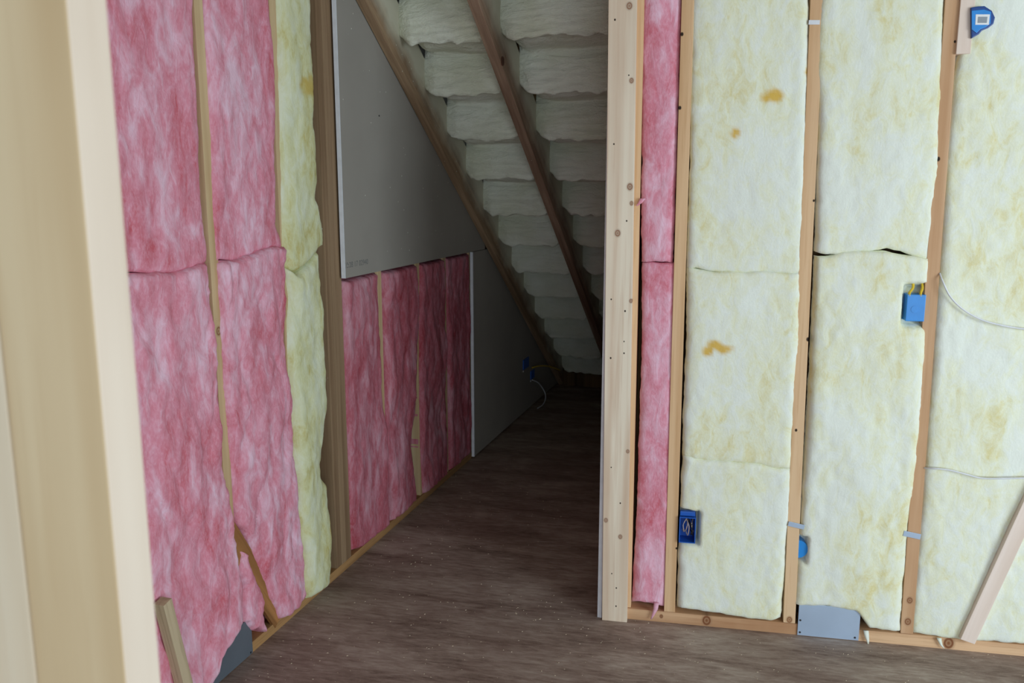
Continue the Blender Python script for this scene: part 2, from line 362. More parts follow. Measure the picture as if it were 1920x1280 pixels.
# ------------------------------------------------------------------ stairs seen from below
stairs = bpy.data.objects.new('staircase', None); COL.objects.link(stairs)
stairs.matrix_basis = Matrix.Translation(LW.pt(3.48, 0.5, 0)) @ Matrix.Rotation(LW.ang, 4, 'Z')
tag(stairs, 'underside of wooden stairs packed with cream spray foam between the stringers', 'stairs')
SM = 2.19/3.24
def stringer(w0, w1, S, mat, lbl=None):
    poly = [(S, 0.0), (S, 0.03), (0.16, (S-0.16)*SM+0.26), (0.16, (S-0.16)*SM)]
    poly = [(S, 0.001), (0.15, (S-0.15)*SM+0.001), (0.15, (S-0.15)*SM+0.25), (S, 0.25)]
    n = 4; base = (S, w0, 0.0)
    vs = [(p[0], w0, p[1]) for p in poly]+[(p[0], w1, p[1]) for p in poly]
    fs = [(0, 1, 2, 3), (7, 6, 5, 4)]+[(i, (i+1) % n, (i+1) % n+n, i+n) for i in range(n)]
    # mesh laid out with its grain along the slope
    o = fmesh('stringer', LW, base, vs, fs, mat, stairs)
    return bevel(o, 0.003)
M['stringer'] = None; M['stringer_middle'] = None
def slope_wood(name, light, dark, lo, hi):
    t = NT(name, 0.75, 0.25)
    mp = t.n('ShaderNodeMapping'); mp.inputs['Rotation'].default_value = (0, -math.atan(SM), 0); t.l(t.tc.outputs['Object'], mp.inputs[0])
    m2 = t.n('ShaderNodeMapping'); m2.inputs['Scale'].default_value = (0.05, 1, 1); t.l(mp.outputs[0], m2.inputs[0])
    wide = t.noise(m2.outputs[0], 20, 4, 0.6, 0.5); fin = t.noise(m2.outputs[0], 120, 3)
    c = t.ramp(wide, [(0.35, dark), (0.62, light)]); c = t.mix(t.math('MULTIPLY', t.step(fin, 0.5, 0.7), 0.4), c, dark)
    sp = t.n('ShaderNodeSeparateXYZ'); t.l(t.tc.outputs['Object'], sp.inputs[0])
    h = t.math('ADD', sp.outputs[2], t.math('MULTIPLY', sp.outputs[0], SM))
    # drift patches repeat with the steps
    h = t.math('ADD', h, t.math('MULTIPLY', t.math('SUBTRACT', t.noise(t.tc.outputs['Object'], 7, 3), 0.5), 0.16))
    c = t.mix(t.math('MULTIPLY', t.step(h, lo-0.02, hi-0.02), 0.9), c, srgb(206, 204, 186))
    vo = t.n('ShaderNodeTexVoronoi'); vo.inputs['Scale'].default_value = 55; t.l(t.tc.outputs['Object'], vo.inputs['Vector'])
    c = t.mix(t.math('MULTIPLY', t.math('LESS_THAN', vo.outputs['Distance'], 0.14), t.math('GREATER_THAN', vo.outputs['Color'], 0.88)), c, (0.7, 0.7, 0.62))
    t.bump(fin, 0.15, 0.002)
    return t.base(c)
stringer(0.028, 0.066, 3.48, slope_wood('stringer_side', srgb(178, 150, 120), srgb(128, 102, 78), 0.06, 0.17))
stringer(0.457, 0.500, 3.48, slope_wood('stringer_mid', srgb(176, 150, 128), srgb(126, 98, 80), 0.06, 0.18))
stringer(0.990, 1.0275, 3.48, slope_wood('stringer_far', srgb(178, 146, 124), srgb(120, 88, 70), 0.07, 0.19))
kn = bpy.data.meshes.new('knot')
# big open knot on the middle stringer
def disc(name, fr, base, r, thick, mat, parent, n=14):
    pts = [(base[0]+r*math.cos(2*math.pi*i/n), base[2]+r*math.sin(2*math.pi*i/n)) for i in range(n)]
    return prism(name, fr, pts, (base[1], base[1]+thick), mat, parent)
M['knot'] = plain('knot_wood', srgb(92, 60, 46), 0.8, var=0.3, scale=120)
ks = 0.53; k = disc('knot', LW, (ks+0.03, 0.4995, (3.48-ks-0.03)*SM+0.020), 0.018, 0.004, M['knot'], stairs); k['label'] = 'dark round knot'

def foam_bay(w0, w1, seed):
    raw = []
    K0 = -2
    for k in range(K0, 12):
        s = 0.535+0.262*k; z = 2.070-0.178*k
        # riser face at s from z+.178 down to z, then the underside back to the next riser
        for i in range(26):
            f = i/26; raw.append((s+0.014*math.sin(math.pi*f)*-1-0.012*f, z+0.178*(1-f), k, f*0.5, 1))
        for i in range(24):
            f = i/24; raw.append((s-0.012+(0.262+0.012)*f, z+0.030*math.sin(math.pi*min(1, f*1.6)), k, 0.5+f*0.5, 0))
    n = len(raw); NW = 90; vs = []; fs = []
    for j in range(NW+1):
        w = w0+(w1-w0)*j/NW; e = min(w-w0, w1-w)
        edge = max(0.0, 1-e/0.065)**1.5
        R = 2+int(2*edge)
        for i in range(n):
            lo = max(0, i-R); hi = min(n-1, i+R); c = hi-lo+1
            s = sum(raw[q][0] for q in range(lo, hi+1))/c; z = sum(raw[q][1] for q in range(lo, hi+1))/c
            k = raw[i][2]
            rk = noise.noise(Vector((k*3.7, seed, w*3)))
            # bays narrow to rounded pillows: the foam thins out over the last centimetres towards the stringers
            up = 0.050*edge
            p = Vector((s*5, w*5, z*5+seed))
            q = Vector((s*22, w*9, z*26+seed*2))
            d = 0.011*noise.noise(p)+0.010*noise.noise(Vector((s*12, w*5, z*16+seed)))+(0.009*noise.noise(q) if raw[i][4] == 0 else 0.0030*noise.noise(q))
            d += 0.0018*noise.noise(Vector((s*60, w*40, z*60)))
            # crumpled folds near the bottom lip of each riser
            ph = raw[i][3]
            lip = math.exp(-((ph-0.52)/0.07)**2)
            d += lip*(0.010+0.016*noise.noise(Vector((w*22, k*5.1+seed, ph*14))))
            nx, nz = -0.56, -0.83
            s2 = s+nx*(d-up)*1.0+rk*0.004; z2 = z+nz*(d-up)+rk*0.006
            vs.append((s2, w, max(0.115, z2)))
    for j in range(NW):
        for i in range(n-1): fs.append((j*n+i, (j+1)*n+i, (j+1)*n+i+1, j*n+i+1))
    # closed behind (thickness up to the treads)
    off = len(vs)
    for j in (0, NW):
        for i in range(n):
            v = vs[j*n+i]; vs.append((v[0]+0.05, v[1], v[2]+0.10))
    for i in range(n-1):
        fs.append((i, i+1, off+i+1, off+i)); fs.append((NW*n+i+1, NW*n+i, off+n+i, off+n+i+1)); fs.append((off+i, off+i+1, off+n+i+1, off+n+i))
    o = fmesh('spray_foam', LW, (3.48, w0, 0.1), vs, fs, M['foam'], stairs, True)
    return fix(o)
foam_bay(0.063, 0.460, 1.3)
foam_bay(0.497, 0.993, 7.9)
box('kick_board', LW, (3.46, 3.50), (0.067, 0.99), (0.0, 0.16), M['sheathing'], stairs)

# ------------------------------------------------------------------ insulation batts
def interp(tab, x):
    if x <= tab[0][0]: return tab[0][1]
    for (x0, y0), (x1, y1) in zip(tab, tab[1:]):
        if x <= x1: return y0+(y1-y0)*(x-x0)/max(1e-9, x1-x0)
    return tab[-1][1]
def side(fr, pts, off):
    r = sorted((fr.px(x, y, off)[1], fr.px(x, y, off)[0]) for x, y in pts); return r
def batt(name, fr, left, right, bot, top, mat, label, cat='insulation', group=None, bulge=0.014, amp=0.006, seed=0.0, depth=0.012,
         res=0.009, dents=(), stains=(), rim=0.009, folds=1.0, off=0.0, rag=0.004, seam_b=False, seam_t=False):
    """left/right: [(z, along)] ; bot/top: [(along, z)]"""
    zmin = min(b[1] for b in bot); zmax = max(t[1] for t in top)
    am = [interp(left, (zmin+zmax)/2), interp(right, (zmin+zmax)/2)]
    W = am[1]-am[0]; NU = max(10, int(W/res)); NV = max(16, int((zmax-zmin)/res))
    vs = []; st = []; fs = []
    def place(u, v):
        a = am[0]+W*u; zb = interp(bot, a); zt = interp(top, a); z = zb+(zt-zb)*v
        L_ = interp(left, z); R_ = interp(right, z)
        L_ += rag*noise.noise(Vector((z*18, seed, 1.1)))+rag*0.5*noise.noise(Vector((z*70, seed, 3.1)))
        R_ += rag*noise.noise(Vector((z*18, seed, 5.7)))+rag*0.5*noise.noise(Vector((z*70, seed, 9.1)))
        a = L_+(R_-L_)*u
        zb = interp(bot, a)+rag*noise.noise(Vector((a*40, seed, 2.2))); zt = interp(top, a)+rag*0.8*noise.noise(Vector((a*30, seed, 4.2)))
        z = zb+(zt-zb)*v
        d = min(a-L_, R_-a, (z-zb)*2.2+(0.008 if seam_b else 0), (zt-z)*2.2+(0.008 if seam_t else 0))
        return a, z, max(0.0, d)
    for j in range(NV+1):
        for i in range(NU+1):
            # denser rows at the rims
            u = i/NU; v = j/NV
            u = u+0.5*0.35*math.sin(2*math.pi*u)/math.pi*-1
            a, z, d = place(u, v)
            e = 1-math.exp(-d/rim)
            o = -depth+(depth+bulge)*e
            k = min(1.0, d/0.02)
            w = amp*1.3*noise.noise(Vector((a*6, z*3.5, seed)))+amp*0.7*folds*noise.noise(Vector((a*16, z*7, seed+4)))+amp*0.40*noise.noise(Vector((a*45, z*26, seed+8)))
            rdg = abs(noise.noise(Vector((a*11+seed, z*4.5, seed+13)))); w -= amp*0.35*folds*max(0.0, 1-rdg*5)
            o += w*k
            for (da, dz, ra, rz, dd) in dents:
                q = max(abs(a-da)/ra, abs(z-dz)/rz); o -= dd*max(0.0, min(1.0, (1.25-q)/0.3))
            s_ = 0.0
            for (sa, sz, ra, rz) in stains:
                q = math.hypot((a-sa)/ra, (z-sz)/rz)+0.7*noise.noise(Vector((a*38, z*38, 3.3)))
                s_ = max(s_, max(0.0, min(1.0, (1.15-q)/0.55))*0.9)
            vs.append((a, off+o, z)); st.append(s_)
    n = NU+1
    for j in range(NV):
        for i in range(NU): fs.append((j*n+i, j*n+i+1, (j+1)*n+i+1, (j+1)*n+i))
    ring = [i for i in range(n)]+[j*n+NU for j in range(1, NV+1)]+[NV*n+i for i in range(NU-1, -1, -1)]+[j*n for j in range(NV-1, 0, -1)]
    b0 = len(vs); back = off-max(depth+0.02, 0.05)
    for r in ring: vs.append((vs[r][0], back, vs[r][2])); st.append(0.0)
    m_ = len(ring)
    for i in range(m_): fs.append((ring[i], b0+i, b0+(i+1) % m_, ring[(i+1) % m_]))
    fs.append(tuple(range(b0, b0+m_)))
    ba = (am[0]+am[1])/2
    o = fmesh(name, fr, (ba, back, zmin), vs, fs, mat, None, True)
    at = o.data.attributes.new('stain', 'FLOAT', 'POINT'); at.data.foreach_set('value', st)
    tag(o, label, cat, group); return o
def S(fr, pts, off=0.0): return side(fr, pts, off)
def SH(d, fr, pts): return side(fr, [(x+d, y) for x, y in pts], 0.0)
def H(fr, pts, off=0.0): return sorted(fr.px(x, y, off) for x, y in pts)

# left wall: two bays of pink, torn at the foot
TL = [(-1.2, 2.43), (0.6, 2.43)]
gapA = [(-1.2, 1.293), (-1.0, 1.286), (-0.85, 1.272), (-0.70, 1.290), (-0.66, 1.289)]
gapB = [(-0.66, 1.287), (-0.55, 1.285), (-0.46, 1.300), (-0.38, 1.312), (-0.30, 1.306)]
def up(g, d):
    """a seam line moved by d, opening and closing along its length, so that butting batts part only here and there"""
    out = []
    a0, a1 = g[0][0], g[-1][0]; sgn = 1 if d > 0 else -1
    for i in range(61):
        a = a0+(a1-a0)*i/60; z = interp(g, a)+0.006*noise.noise(Vector((a*14, 2.0, 7.0)))
        op = noise.noise(Vector((a*9, z*3, 4.4)))
        out.append((a, z+sgn*(-0.0012+abs(d)*1.6*min(0.9, max(0.0, op+0.12)*1.6))))
    return out
batt('insulation_batt', LW, [(1.2, -1.062), (2.44, -1.062)], S(LW, [(362, 0), (366, 120), (374, 260), (379, 380), (390, 470), (388, 492)]), up(gapA, 0.003), TL,
     M['pink'], 'pink insulation batt, upper one next to the blurred foreground post', bulge=0.012, seed=1.0, amp=0.008, seam_b=True)
batt('insulation_batt', LW, [(0, -1.062), (1.3, -1.062)], S(LW, [(385, 500), (391, 560), (400, 640), (405, 740), (415, 850), (424, 920), (433, 990), (447, 1090), (452, 1180)]),
     [(-1.06, 0.045), (-0.84, 0.020), (-0.80, 0.035), (-0.785, 0.085), (-0.745, 0.110), (-0.70, 0.128), (-0.66, 0.140), (-0.60, 0.145)], up(gapA, -0.003),
     M['pink'], 'pink insulation batt, lower one beside the blurred post, bulging over the dark metal plate', bulge=0.026, seed=2.0, amp=0.012, folds=1.3, rag=0.007, seam_t=True)
batt('insulation_batt', LW, S(LW, [(381, 0), (385, 120), (392, 260), (396, 380), (402, 480)]), S(LW, [(502, 0), (512, 100), (516, 200), (514, 300), (517, 420), (528, 455), (528, 480)]), up(gapB, 0.004), TL,
     M['pink'], 'pink insulation batt, upper one between the two pale studs left of the yellow strip', bulge=0.014, seed=3.0, amp=0.009, seam_b=True)
batt('insulation_batt', LW, S(LW, [(405, 500), (411, 600), (416, 700), (424, 800), (433, 900), (441, 985), (455, 998), (472, 1040), (490, 1088), (506, 1130), (524, 1170)]),
     S(LW, [(530, 480), (533, 600), (532, 640), (541, 740), (546, 840), (555, 960), (566, 1060), (574, 1125), (577, 1140)]),
     [(-0.62, 0.030), (-0.43, 0.034), (-0.30, 0.030), (-0.22, 0.036)], up(gapB, -0.004),
     M['pink'], 'pink insulation batt, lower one right of the tear that bares a diagonal brace', bulge=0.024, seed=4.0, amp=0.012, folds=1.3, rag=0.006, seam_t=True)
batt('insulation_scrap', LW, S(LW, [(445, 1028), (448, 1060), (451, 1120), (455, 1160), (472, 1195)]), S(LW, [(462, 1036), (470, 1072), (478, 1090), (492, 1118), (489, 1140), (497, 1160), (499, 1180)]),
     [(-0.64, 0.085), (-0.59, 0.085), (-0.52, 0.040)], [(-0.66, 0.36), (-0.63, 0.372), (-0.60, 0.355), (-0.5, 0.3)],
     M['pink'], 'ragged pink insulation scrap between the torn batts in front of the brace', bulge=0.020, seed=5.0, amp=0.010, res=0.005, rag=0.012, rim=0.010, off=0.004)
# narrow yellow strip, spilling over the brown corner studs
batt('insulation_batt', LW, S(LW, [(521, 0), (523, 100), (526, 200), (529, 330), (531, 440), (534, 505)], 0.01), S(LW, [(593, 0), (594, 120), (597, 240), (604, 320), (600, 370), (610, 400), (615, 440), (614, 462)], 0.03),
     [(-0.30, 1.245), (-0.24, 1.215), (-0.16, 1.245), (-0.08, 1.290), (-0.02, 1.305), (0.02, 1.300)], TL, M['yellow_left'],
     'narrow yellow insulation strip in the upper half beside the brown corner studs', bulge=0.030, seed=6.0, amp=0.009, folds=0.8, rim=0.016, rag=0.004,
     stains=[(-0.12, 1.84, 0.07, 0.03)], seam_b=True)
batt('insulation_batt', LW, S(LW, [(534, 512), (539, 528), (543, 550), (542, 580), (540, 600), (543, 700), (550, 850), (561, 1000), (572, 1110), (578, 1135)], 0.01),
     S(LW, [(606, 470), (609, 520), (615, 580), (616, 640), (621, 760), (618, 810), (609, 860), (612, 885), (624, 910), (628, 1000), (628, 1060), (627, 1092)], 0.03),
     [(-0.24, 0.022), (-0.12, 0.012), (-0.06, 0.03), (0.0, 0.022)], [(-0.30, 1.240), (-0.24, 1.210), (-0.16, 1.240), (-0.08, 1.285), (-0.02, 1.298), (0.02, 1.294)], M['yellow_left'],
     'narrow yellow insulation strip, lower half, reaching the floor at the corner studs', bulge=0.034, seed=7.0, amp=0.010, folds=0.8, rim=0.016, rag=0.004,
     stains=[(-0.10, 0.22, 0.012, 0.05)], seam_t=True)
# pink bays under the upper drywall sheet
TD = [(0, 1.152), (2, 1.152)]; BD = [(0, 0.034), (2, 0.034)]
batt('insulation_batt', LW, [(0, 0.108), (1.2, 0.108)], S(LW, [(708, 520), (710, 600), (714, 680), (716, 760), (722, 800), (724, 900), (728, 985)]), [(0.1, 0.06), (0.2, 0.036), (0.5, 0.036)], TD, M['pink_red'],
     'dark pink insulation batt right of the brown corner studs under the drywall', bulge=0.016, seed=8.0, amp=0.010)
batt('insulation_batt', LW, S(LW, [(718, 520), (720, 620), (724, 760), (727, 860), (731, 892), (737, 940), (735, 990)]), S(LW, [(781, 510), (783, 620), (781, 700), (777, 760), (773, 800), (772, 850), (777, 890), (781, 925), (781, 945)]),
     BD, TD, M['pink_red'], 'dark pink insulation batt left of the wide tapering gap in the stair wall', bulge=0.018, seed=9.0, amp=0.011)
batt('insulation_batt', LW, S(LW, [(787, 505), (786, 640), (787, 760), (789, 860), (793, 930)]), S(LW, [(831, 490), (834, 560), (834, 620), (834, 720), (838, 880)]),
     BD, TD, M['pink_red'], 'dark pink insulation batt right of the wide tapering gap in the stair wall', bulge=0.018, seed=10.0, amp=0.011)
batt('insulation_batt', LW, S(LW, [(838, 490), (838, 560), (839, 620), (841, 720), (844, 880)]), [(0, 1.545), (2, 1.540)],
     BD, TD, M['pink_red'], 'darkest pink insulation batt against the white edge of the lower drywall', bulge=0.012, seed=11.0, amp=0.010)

# right wall
TR = [(0, 2.43), (2, 2.43)]
batt('insulation_batt', RW, S(RW, [(1203, 0), (1203, 300), (1202, 360), (1203, 500)]), [(0, 0.117), (2.4, 0.117)], [(0, 1.262), (0.12, 1.262)], TR, M['pink'],
     'tall narrow pink insulation strip, upper piece beside the pale door post', bulge=-0.003, seed=12.0, amp=0.006, depth=0.02, seam_b=True)
batt('insulation_batt', RW, S(RW, [(1203, 500), (1203, 640), (1198, 800), (1194, 950), (1188, 1060), (1183, 1140)]), S(RW, [(1269, 500), (1265, 700), (1260, 900), (1254, 1050), (1249, 1140)]),
     [(0, 0.058), (0.05, 0.062), (0.12, 0.052)], [(0, 1.258), (0.12, 1.258)], M['pink'],
     'tall narrow pink insulation strip, lower piece beside the pale door post', bulge=-0.002, seed=13.0, amp=0.006, depth=0.02, seam_t=True)
y1g1 = [(0.15, 1.246), (0.25, 1.236), (0.35, 1.233), (0.45, 1.238), (0.53, 1.232)]
y1g2 = [(0.15, 0.612), (0.24, 0.602), (0.32, 0.600), (0.42, 0.596), (0.53, 0.585)]
edL = SH(-3, RW, [(1299, 0), (1297, 150), (1297, 300), (1292, 420), (1290, 500), (1290, 640), (1284, 760), (1282, 860), (1278, 960), (1274, 1060), (1272, 1146)])
edR = SH(2, RW, [(1515, 0), (1515, 120), (1511, 300), (1506, 420), (1502, 520), (1498, 640), (1490, 760), (1484, 860), (1480, 960), (1471, 1060), (1466, 1120), (1462, 1162)])
batt('insulation_batt', RW, edL, edR, up(y1g1, 0.004), TR, M['yellow'], 'tall yellow insulation batt with two orange stains right of the pink strip',
     bulge=0.006, seed=14.0, amp=0.004, folds=0.4, stains=[(0.403, 1.775, 0.030, 0.022), (0.295, 1.668, 0.018, 0.022), (0.505, 1.86, 0.012, 0.03)], seam_b=True)
batt('insulation_batt', RW, edL, edR, up(y1g2, 0.0015), up(y1g1, -0.004), M['yellow'], 'middle yellow insulation batt with one orange smear, between two seams',
     bulge=0.008, seed=15.0, amp=0.0045, folds=0.4, stains=[(0.285, 0.985, 0.026, 0.018), (0.238, 0.972, 0.018, 0.014), (0.255, 1.0, 0.02, 0.016)], seam_b=True, seam_t=True)
bx1 = RW.px(1290, 992, 0.005)
batt('insulation_batt', RW, edL, edR, [(0.15, 0.058), (0.3, 0.050), (0.43, 0.040), (0.49, 0.040), (0.52, 0.055)], up(y1g2, -0.0015), M['yellow'],
     'short yellow insulation batt at the floor beside the open blue box', bulge=0.010, seed=16.0, amp=0.005, folds=0.5, dents=[(bx1[0]-0.004, bx1[1]+0.006, 0.036, 0.050, 0.075)], seam_t=True)
e2L = SH(-4, RW, [(1541, 0), (1536, 60), (1534, 140), (1540, 200), (1537, 300), (1536, 420), (1532, 520), (1527, 640), (1520, 760), (1514, 860), (1508, 960), (1500, 1060), (1493, 1130), (1492, 1160)])
e2R = SH(3, RW, [(1770, 0), (1767, 80), (1766, 180), (1762, 240), (1758, 330), (1750, 380), (1746, 450), (1741, 490), (1737, 560), (1734, 640), (1727, 760), (1718, 860), (1712, 920), (1705, 960), (1702, 1000), (1697, 1060), (1692, 1100), (1687, 1186)])
y2g = [(0.52, 1.300), (0.57, 1.290), (0.63, 1.300), (0.70, 1.306), (0.76, 1.312), (0.82, 1.300), (0.90, 1.280)]
bx2 = RW.px(1717, 576, 0.01); bx3 = RW.px(1500, 1030, 0.0)
batt('insulation_batt', RW, e2L, e2R, up(y2g, 0.005), TR, M['yellow'], 'tall clean yellow insulation batt above the ragged seam and blue switch box', bulge=0.008, seed=17.0, amp=0.005, folds=0.4, seam_b=True)
batt('insulation_batt', RW, e2L, e2R, [(0.5, 0.115), (0.565, 0.105), (0.66, 0.112), (0.76, 0.104), (0.80, 0.048), (0.92, 0.040)], up(y2g, -0.005), M['yellow'],
     'yellow insulation batt tucked behind the shiny steel plate at the floor', bulge=0.012, seed=18.0, amp=0.006, folds=0.5,
     dents=[(bx2[0], bx2[1]+0.006, 0.031, 0.058, 0.05), (bx3[0]+0.000, bx3[1], 0.020, 0.040, 0.05)], seam_t=True)
e3L = SH(-3, RW, [(1822, 0), (1820, 60), (1800, 108), (1793, 140), (1786, 220), (1778, 300), (1773, 380), (1768, 460), (1762, 520), (1757, 600), (1750, 700), (1742, 800), (1736, 900), (1728, 990), (1722, 1060), (1716, 1120), (1711, 1188)])
bx4 = RW.px(1842, 40, 0.01)
batt('insulation_batt', RW, e3L, [(0, 1.298), (2.44, 1.298)], [(0.9, 0.044), (1.1, 0.034), (1.3, 0.044)], TR, M['yellow'],
     'wide yellow insulation batt at the right edge behind the white cables', bulge=0.010, seed=19.0, amp=0.006, folds=0.4)
# loose tufts hanging over the plate
def tuft(fr, px, mat, label, r=0.006, off=0.012, seed=1):
    random.seed(seed); vs = []; fs = []
    pts = [Vector((fr.px(x, y, off)[0], off, fr.px(x, y, off)[1])) for x, y in px]
    base = tuple(pts[0]); N = 7
    for i, c in enumerate(pts):
        rr = r*(1-0.75*i/(len(pts)-1))
        for k in range(N):
            a = 2*math.pi*k/N; q = rr*(0.8+0.4*random.random()); vs.append((c.x+q*math.cos(a), c.y+0.6*q*math.sin(a), c.z))
    for i in range(len(pts)-1):
        for k in range(N): fs.append((i*N+k, i*N+(k+1) % N, (i+1)*N+(k+1) % N, (i+1)*N+k))
    fs.append(tuple(range(N))); fs.append(tuple(range(len(vs)-N, len(vs))))
    o = fix(fmesh('insulation_tuft', fr, base, vs, fs, mat, None, True)); return tag(o, label, 'insulation tuft')
tuft(RW, [(1231, 1130), (1229, 1142), (1225, 1152), (1221, 1160)], M['pink'], 'thin pink fibre tuft hanging over the floor plate', 0.010)
tuft(RW, [(1624, 1182), (1625, 1192), (1627, 1200), (1628, 1208)], M['yellow'], 'pale fibre tuft hanging over the floor plate right of the steel plate', 0.009, 0.014, 3)
tuft(RW, [(1760, 1196), (1762, 1202), (1765, 1209), (1770, 1215)], M['yellow'], 'pale fibre tuft over the knot in the floor plate left of the diagonal board', 0.008, 0.012, 6)
tuft(RW, [(1205, 372), (1200, 380), (1194, 386)], M['pink'], 'small pink fibre tuft caught on the stud beside the door post', 0.011, 0.004, 4)

# ------------------------------------------------------------------ door post on the right of the opening
OFP = 0.026
pa0, pz0 = RW.px(1140.5, 60, OFP); pa1 = RW.px(1192, 60, OFP)[0]
b0 = RW.px(1129, 1150, OFP)[0]; b1 = RW.px(1176, 1150, OFP)[0]
pc = (b0+b1)/2
def sp(x, y, r, kind):
    a, z = RW.px(x, y, OFP); return (a-pc, z, r, kind)
spots = [sp(1180, 11, .008, 'knot'), sp(1184, 151, .006, 'knot'), sp(1181, 350, .008, 'knot'), sp(1158, 437, .008, 'knot'), sp(1183, 564, .005, 'knot'), sp(1184, 381, .005, 'knot'),
         sp(1163, 1006, .006, 'knot'), sp(1136, 975, .006, 'knot'), sp(1177, 846, .005, 'knot'),
         sp(1151, 270, .003, 'n'), sp(1175, 414, .003, 'n'), sp(1146, 561, .0028, 'n'), sp(1172, 583, .0035, 'n'), sp(1170, 640, .0025, 'n'), sp(1170, 662, .003, 'n'), sp(1145, 671, .0035, 'n'),
         sp(1147, 1075, .0025, 'n'), sp(1155.6, 1102, .003, 'n'), sp(1155, 1136, .003, 'n'), sp(1146, 876, .0025, 'n'), sp(1163, 943, .003, 'n'), sp(1153, 37, .0035, 'n'), sp(1179, 141, .0025, 'n')]
M['door_post'] = wood('door_post_wood', srgb(238, 226, 206), srgb(206, 176, 150), spots=spots, streak=0.55, fine=30)
post = box('door_post', RW, (b0, b1), (-0.012, OFP), (0.0, 2.42), M['door_post'], lean=(pa0-b0)*2.42/(pz0-0.03))
tag(post, 'pale knotty wooden door post at the right side of the stair opening', 'post')

# ------------------------------------------------------------------ foreground post, out of focus
PF = Frame((-0.3025, 0.611), (-N1[0], -N1[1]), (-D1[0], -D1[1]))       # along: away to the left, off: towards the camera
np_ = bpy.data.objects.new('foreground_post', None); COL.objects.link(np_)
np_.matrix_basis = Matrix.Translation((-0.34, 0.63, 0)); tag(np_, 'blurred pale wooden doorway post at the left edge, close to the camera', 'post')
def pboard(a0, a1, o0, o1, mat, name='board'):
    vs = []
    for z in (0.0, 2.43):
        for (a, o) in ((a0, o0), (a1, o0), (a1, o1), (a0, o1)):
            p = PF.pt(a, o, z); vs.append((p.x+0.34, p.y-0.63, z))
    o = link(name, mesh(name, vs, BF, mat)); o.parent = np_; return bevel(o, 0.002)
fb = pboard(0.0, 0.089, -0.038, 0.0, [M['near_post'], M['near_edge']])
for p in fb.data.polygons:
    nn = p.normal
    if nn.x*-PF.d[0]+nn.y*-PF.d[1] > 0.8: p.material_index = 1      # narrow right side of the board, coloured paler than its face
pboard(0.0905, 0.179, -0.040, -0.0005, M['near_post_light'])

# ------------------------------------------------------------------ loose boards and braces
a, z = RW.px(1816, 1198, 0.03); q = RW.px(1922, 968, 0.03)
d = ((q[0]-a), (q[1]-z)); 
o = beam('brace', RW, (a-d[0]*0.02, z-d[1]*0.02), (a+d[0]*1.35, z+d[1]*1.35), 0.046, (0.004, 0.032), M['white_board'])
o.name = 'diagonal_board'; tag(o, 'pale diagonal wooden board crossing the yellow batt at the lower right', 'board')
o = beam('leaning_offcut', LW, LW.px(343, 1292, 0.035), LW.px(300, 1126, 0.035), 0.034, (0.026, 0.060), M['old_board'])
tag(o, 'short weathered wood offcut leaning on pink insulation behind the foreground post', 'wood offcut')

# ------------------------------------------------------------------ metal plates and straps
def plate(name, fr, a, z, off, mat, label, holes, cat='metal plate'):
    o = box(name, fr, a, (off, off+0.0025), z, mat, None, bev=0.0006); tag(o, label, cat)
    for (ha, hz) in holes:
        disc('screw', fr, (ha, off+0.0024, hz), 0.0035, 0.0012, M['screw'], o, 10)
    return o
plate('nail_plate', RW, (0.573, 0.770), (0.003, 0.118), 0.0032, M['steel'], 'shiny rectangular steel plate on the floor plate under the yellow batt',
      [(0.580, 0.058), (0.581, 0.014), (0.758, 0.013), (0.762, 0.110)])
plate('nail_plate', LW, (-0.815, -0.588), (0.003, 0.128), 0.001, M['steel_dark'], 'dark grey steel plate at the foot of the torn pink batts', [(-0.600, 0.010)])
def strap(fr, x0, x1, y0, y1, h, label, mat, off=0.003):
    p = fr.px(x0, y0, off); q = fr.px(x1, y1, off)
    o = beam('cable_strap', fr, p, q, h, (off, off+0.0022), mat, None, 0.0004); return tag(o, label, 'strap')
strap(RW, 1478, 1508, 981, 988, 0.016, 'small metal strap across the stud above the half hidden blue box', M['steel'])
strap(RW, 1694, 1726, 999, 1006, 0.018, 'small shiny metal strap across the stud left of the diagonal board', M['steel'])
strap(RW, 1516, 1537, 42, 42, 0.013, 'whitish strap across the stud near the top of the picture', M['gypsum'], 0.0012)

# ------------------------------------------------------------------ electrical boxes
def open_box(fr, ca, cz, w, h, front, depth, mat, label, closed=False, knock=False):
    t = 0.003; a0, a1 = ca-w/2, ca+w/2; z0, z1 = cz-h/2, cz+h/2
    vs = []; fs = []
    def add(x0, x1, o0, o1, y0, y1):
        b = len(vs); vs.extend([(x0,o0,y0),(x1,o0,y0),(x1,o1,y0),(x0,o1,y0),(x0,o0,y1),(x1,o0,y1),(x1,o1,y1),(x0,o1,y1)])
        fs.extend([tuple(b+i for i in f) for f in BF])
    bk = front-depth
    if closed: add(a0, a1, bk, front, z0, z1)
    else:
        add(a0, a1, bk, bk+t, z0, z1); add(a0, a0+t, bk+t, front, z0, z1); add(a1-t, a1, bk+t, front, z0, z1)
        add(a0+t, a1-t, bk+t, front, z0, z0+t); add(a0+t, a1-t, bk+t, front, z1-t, z1)
    o = fmesh('electrical_box', fr, (ca, bk, z0), vs, fs, mat)
    (bevel(o, 0.002) if closed else fix(o)); tag(o, label, 'electrical box'); return o
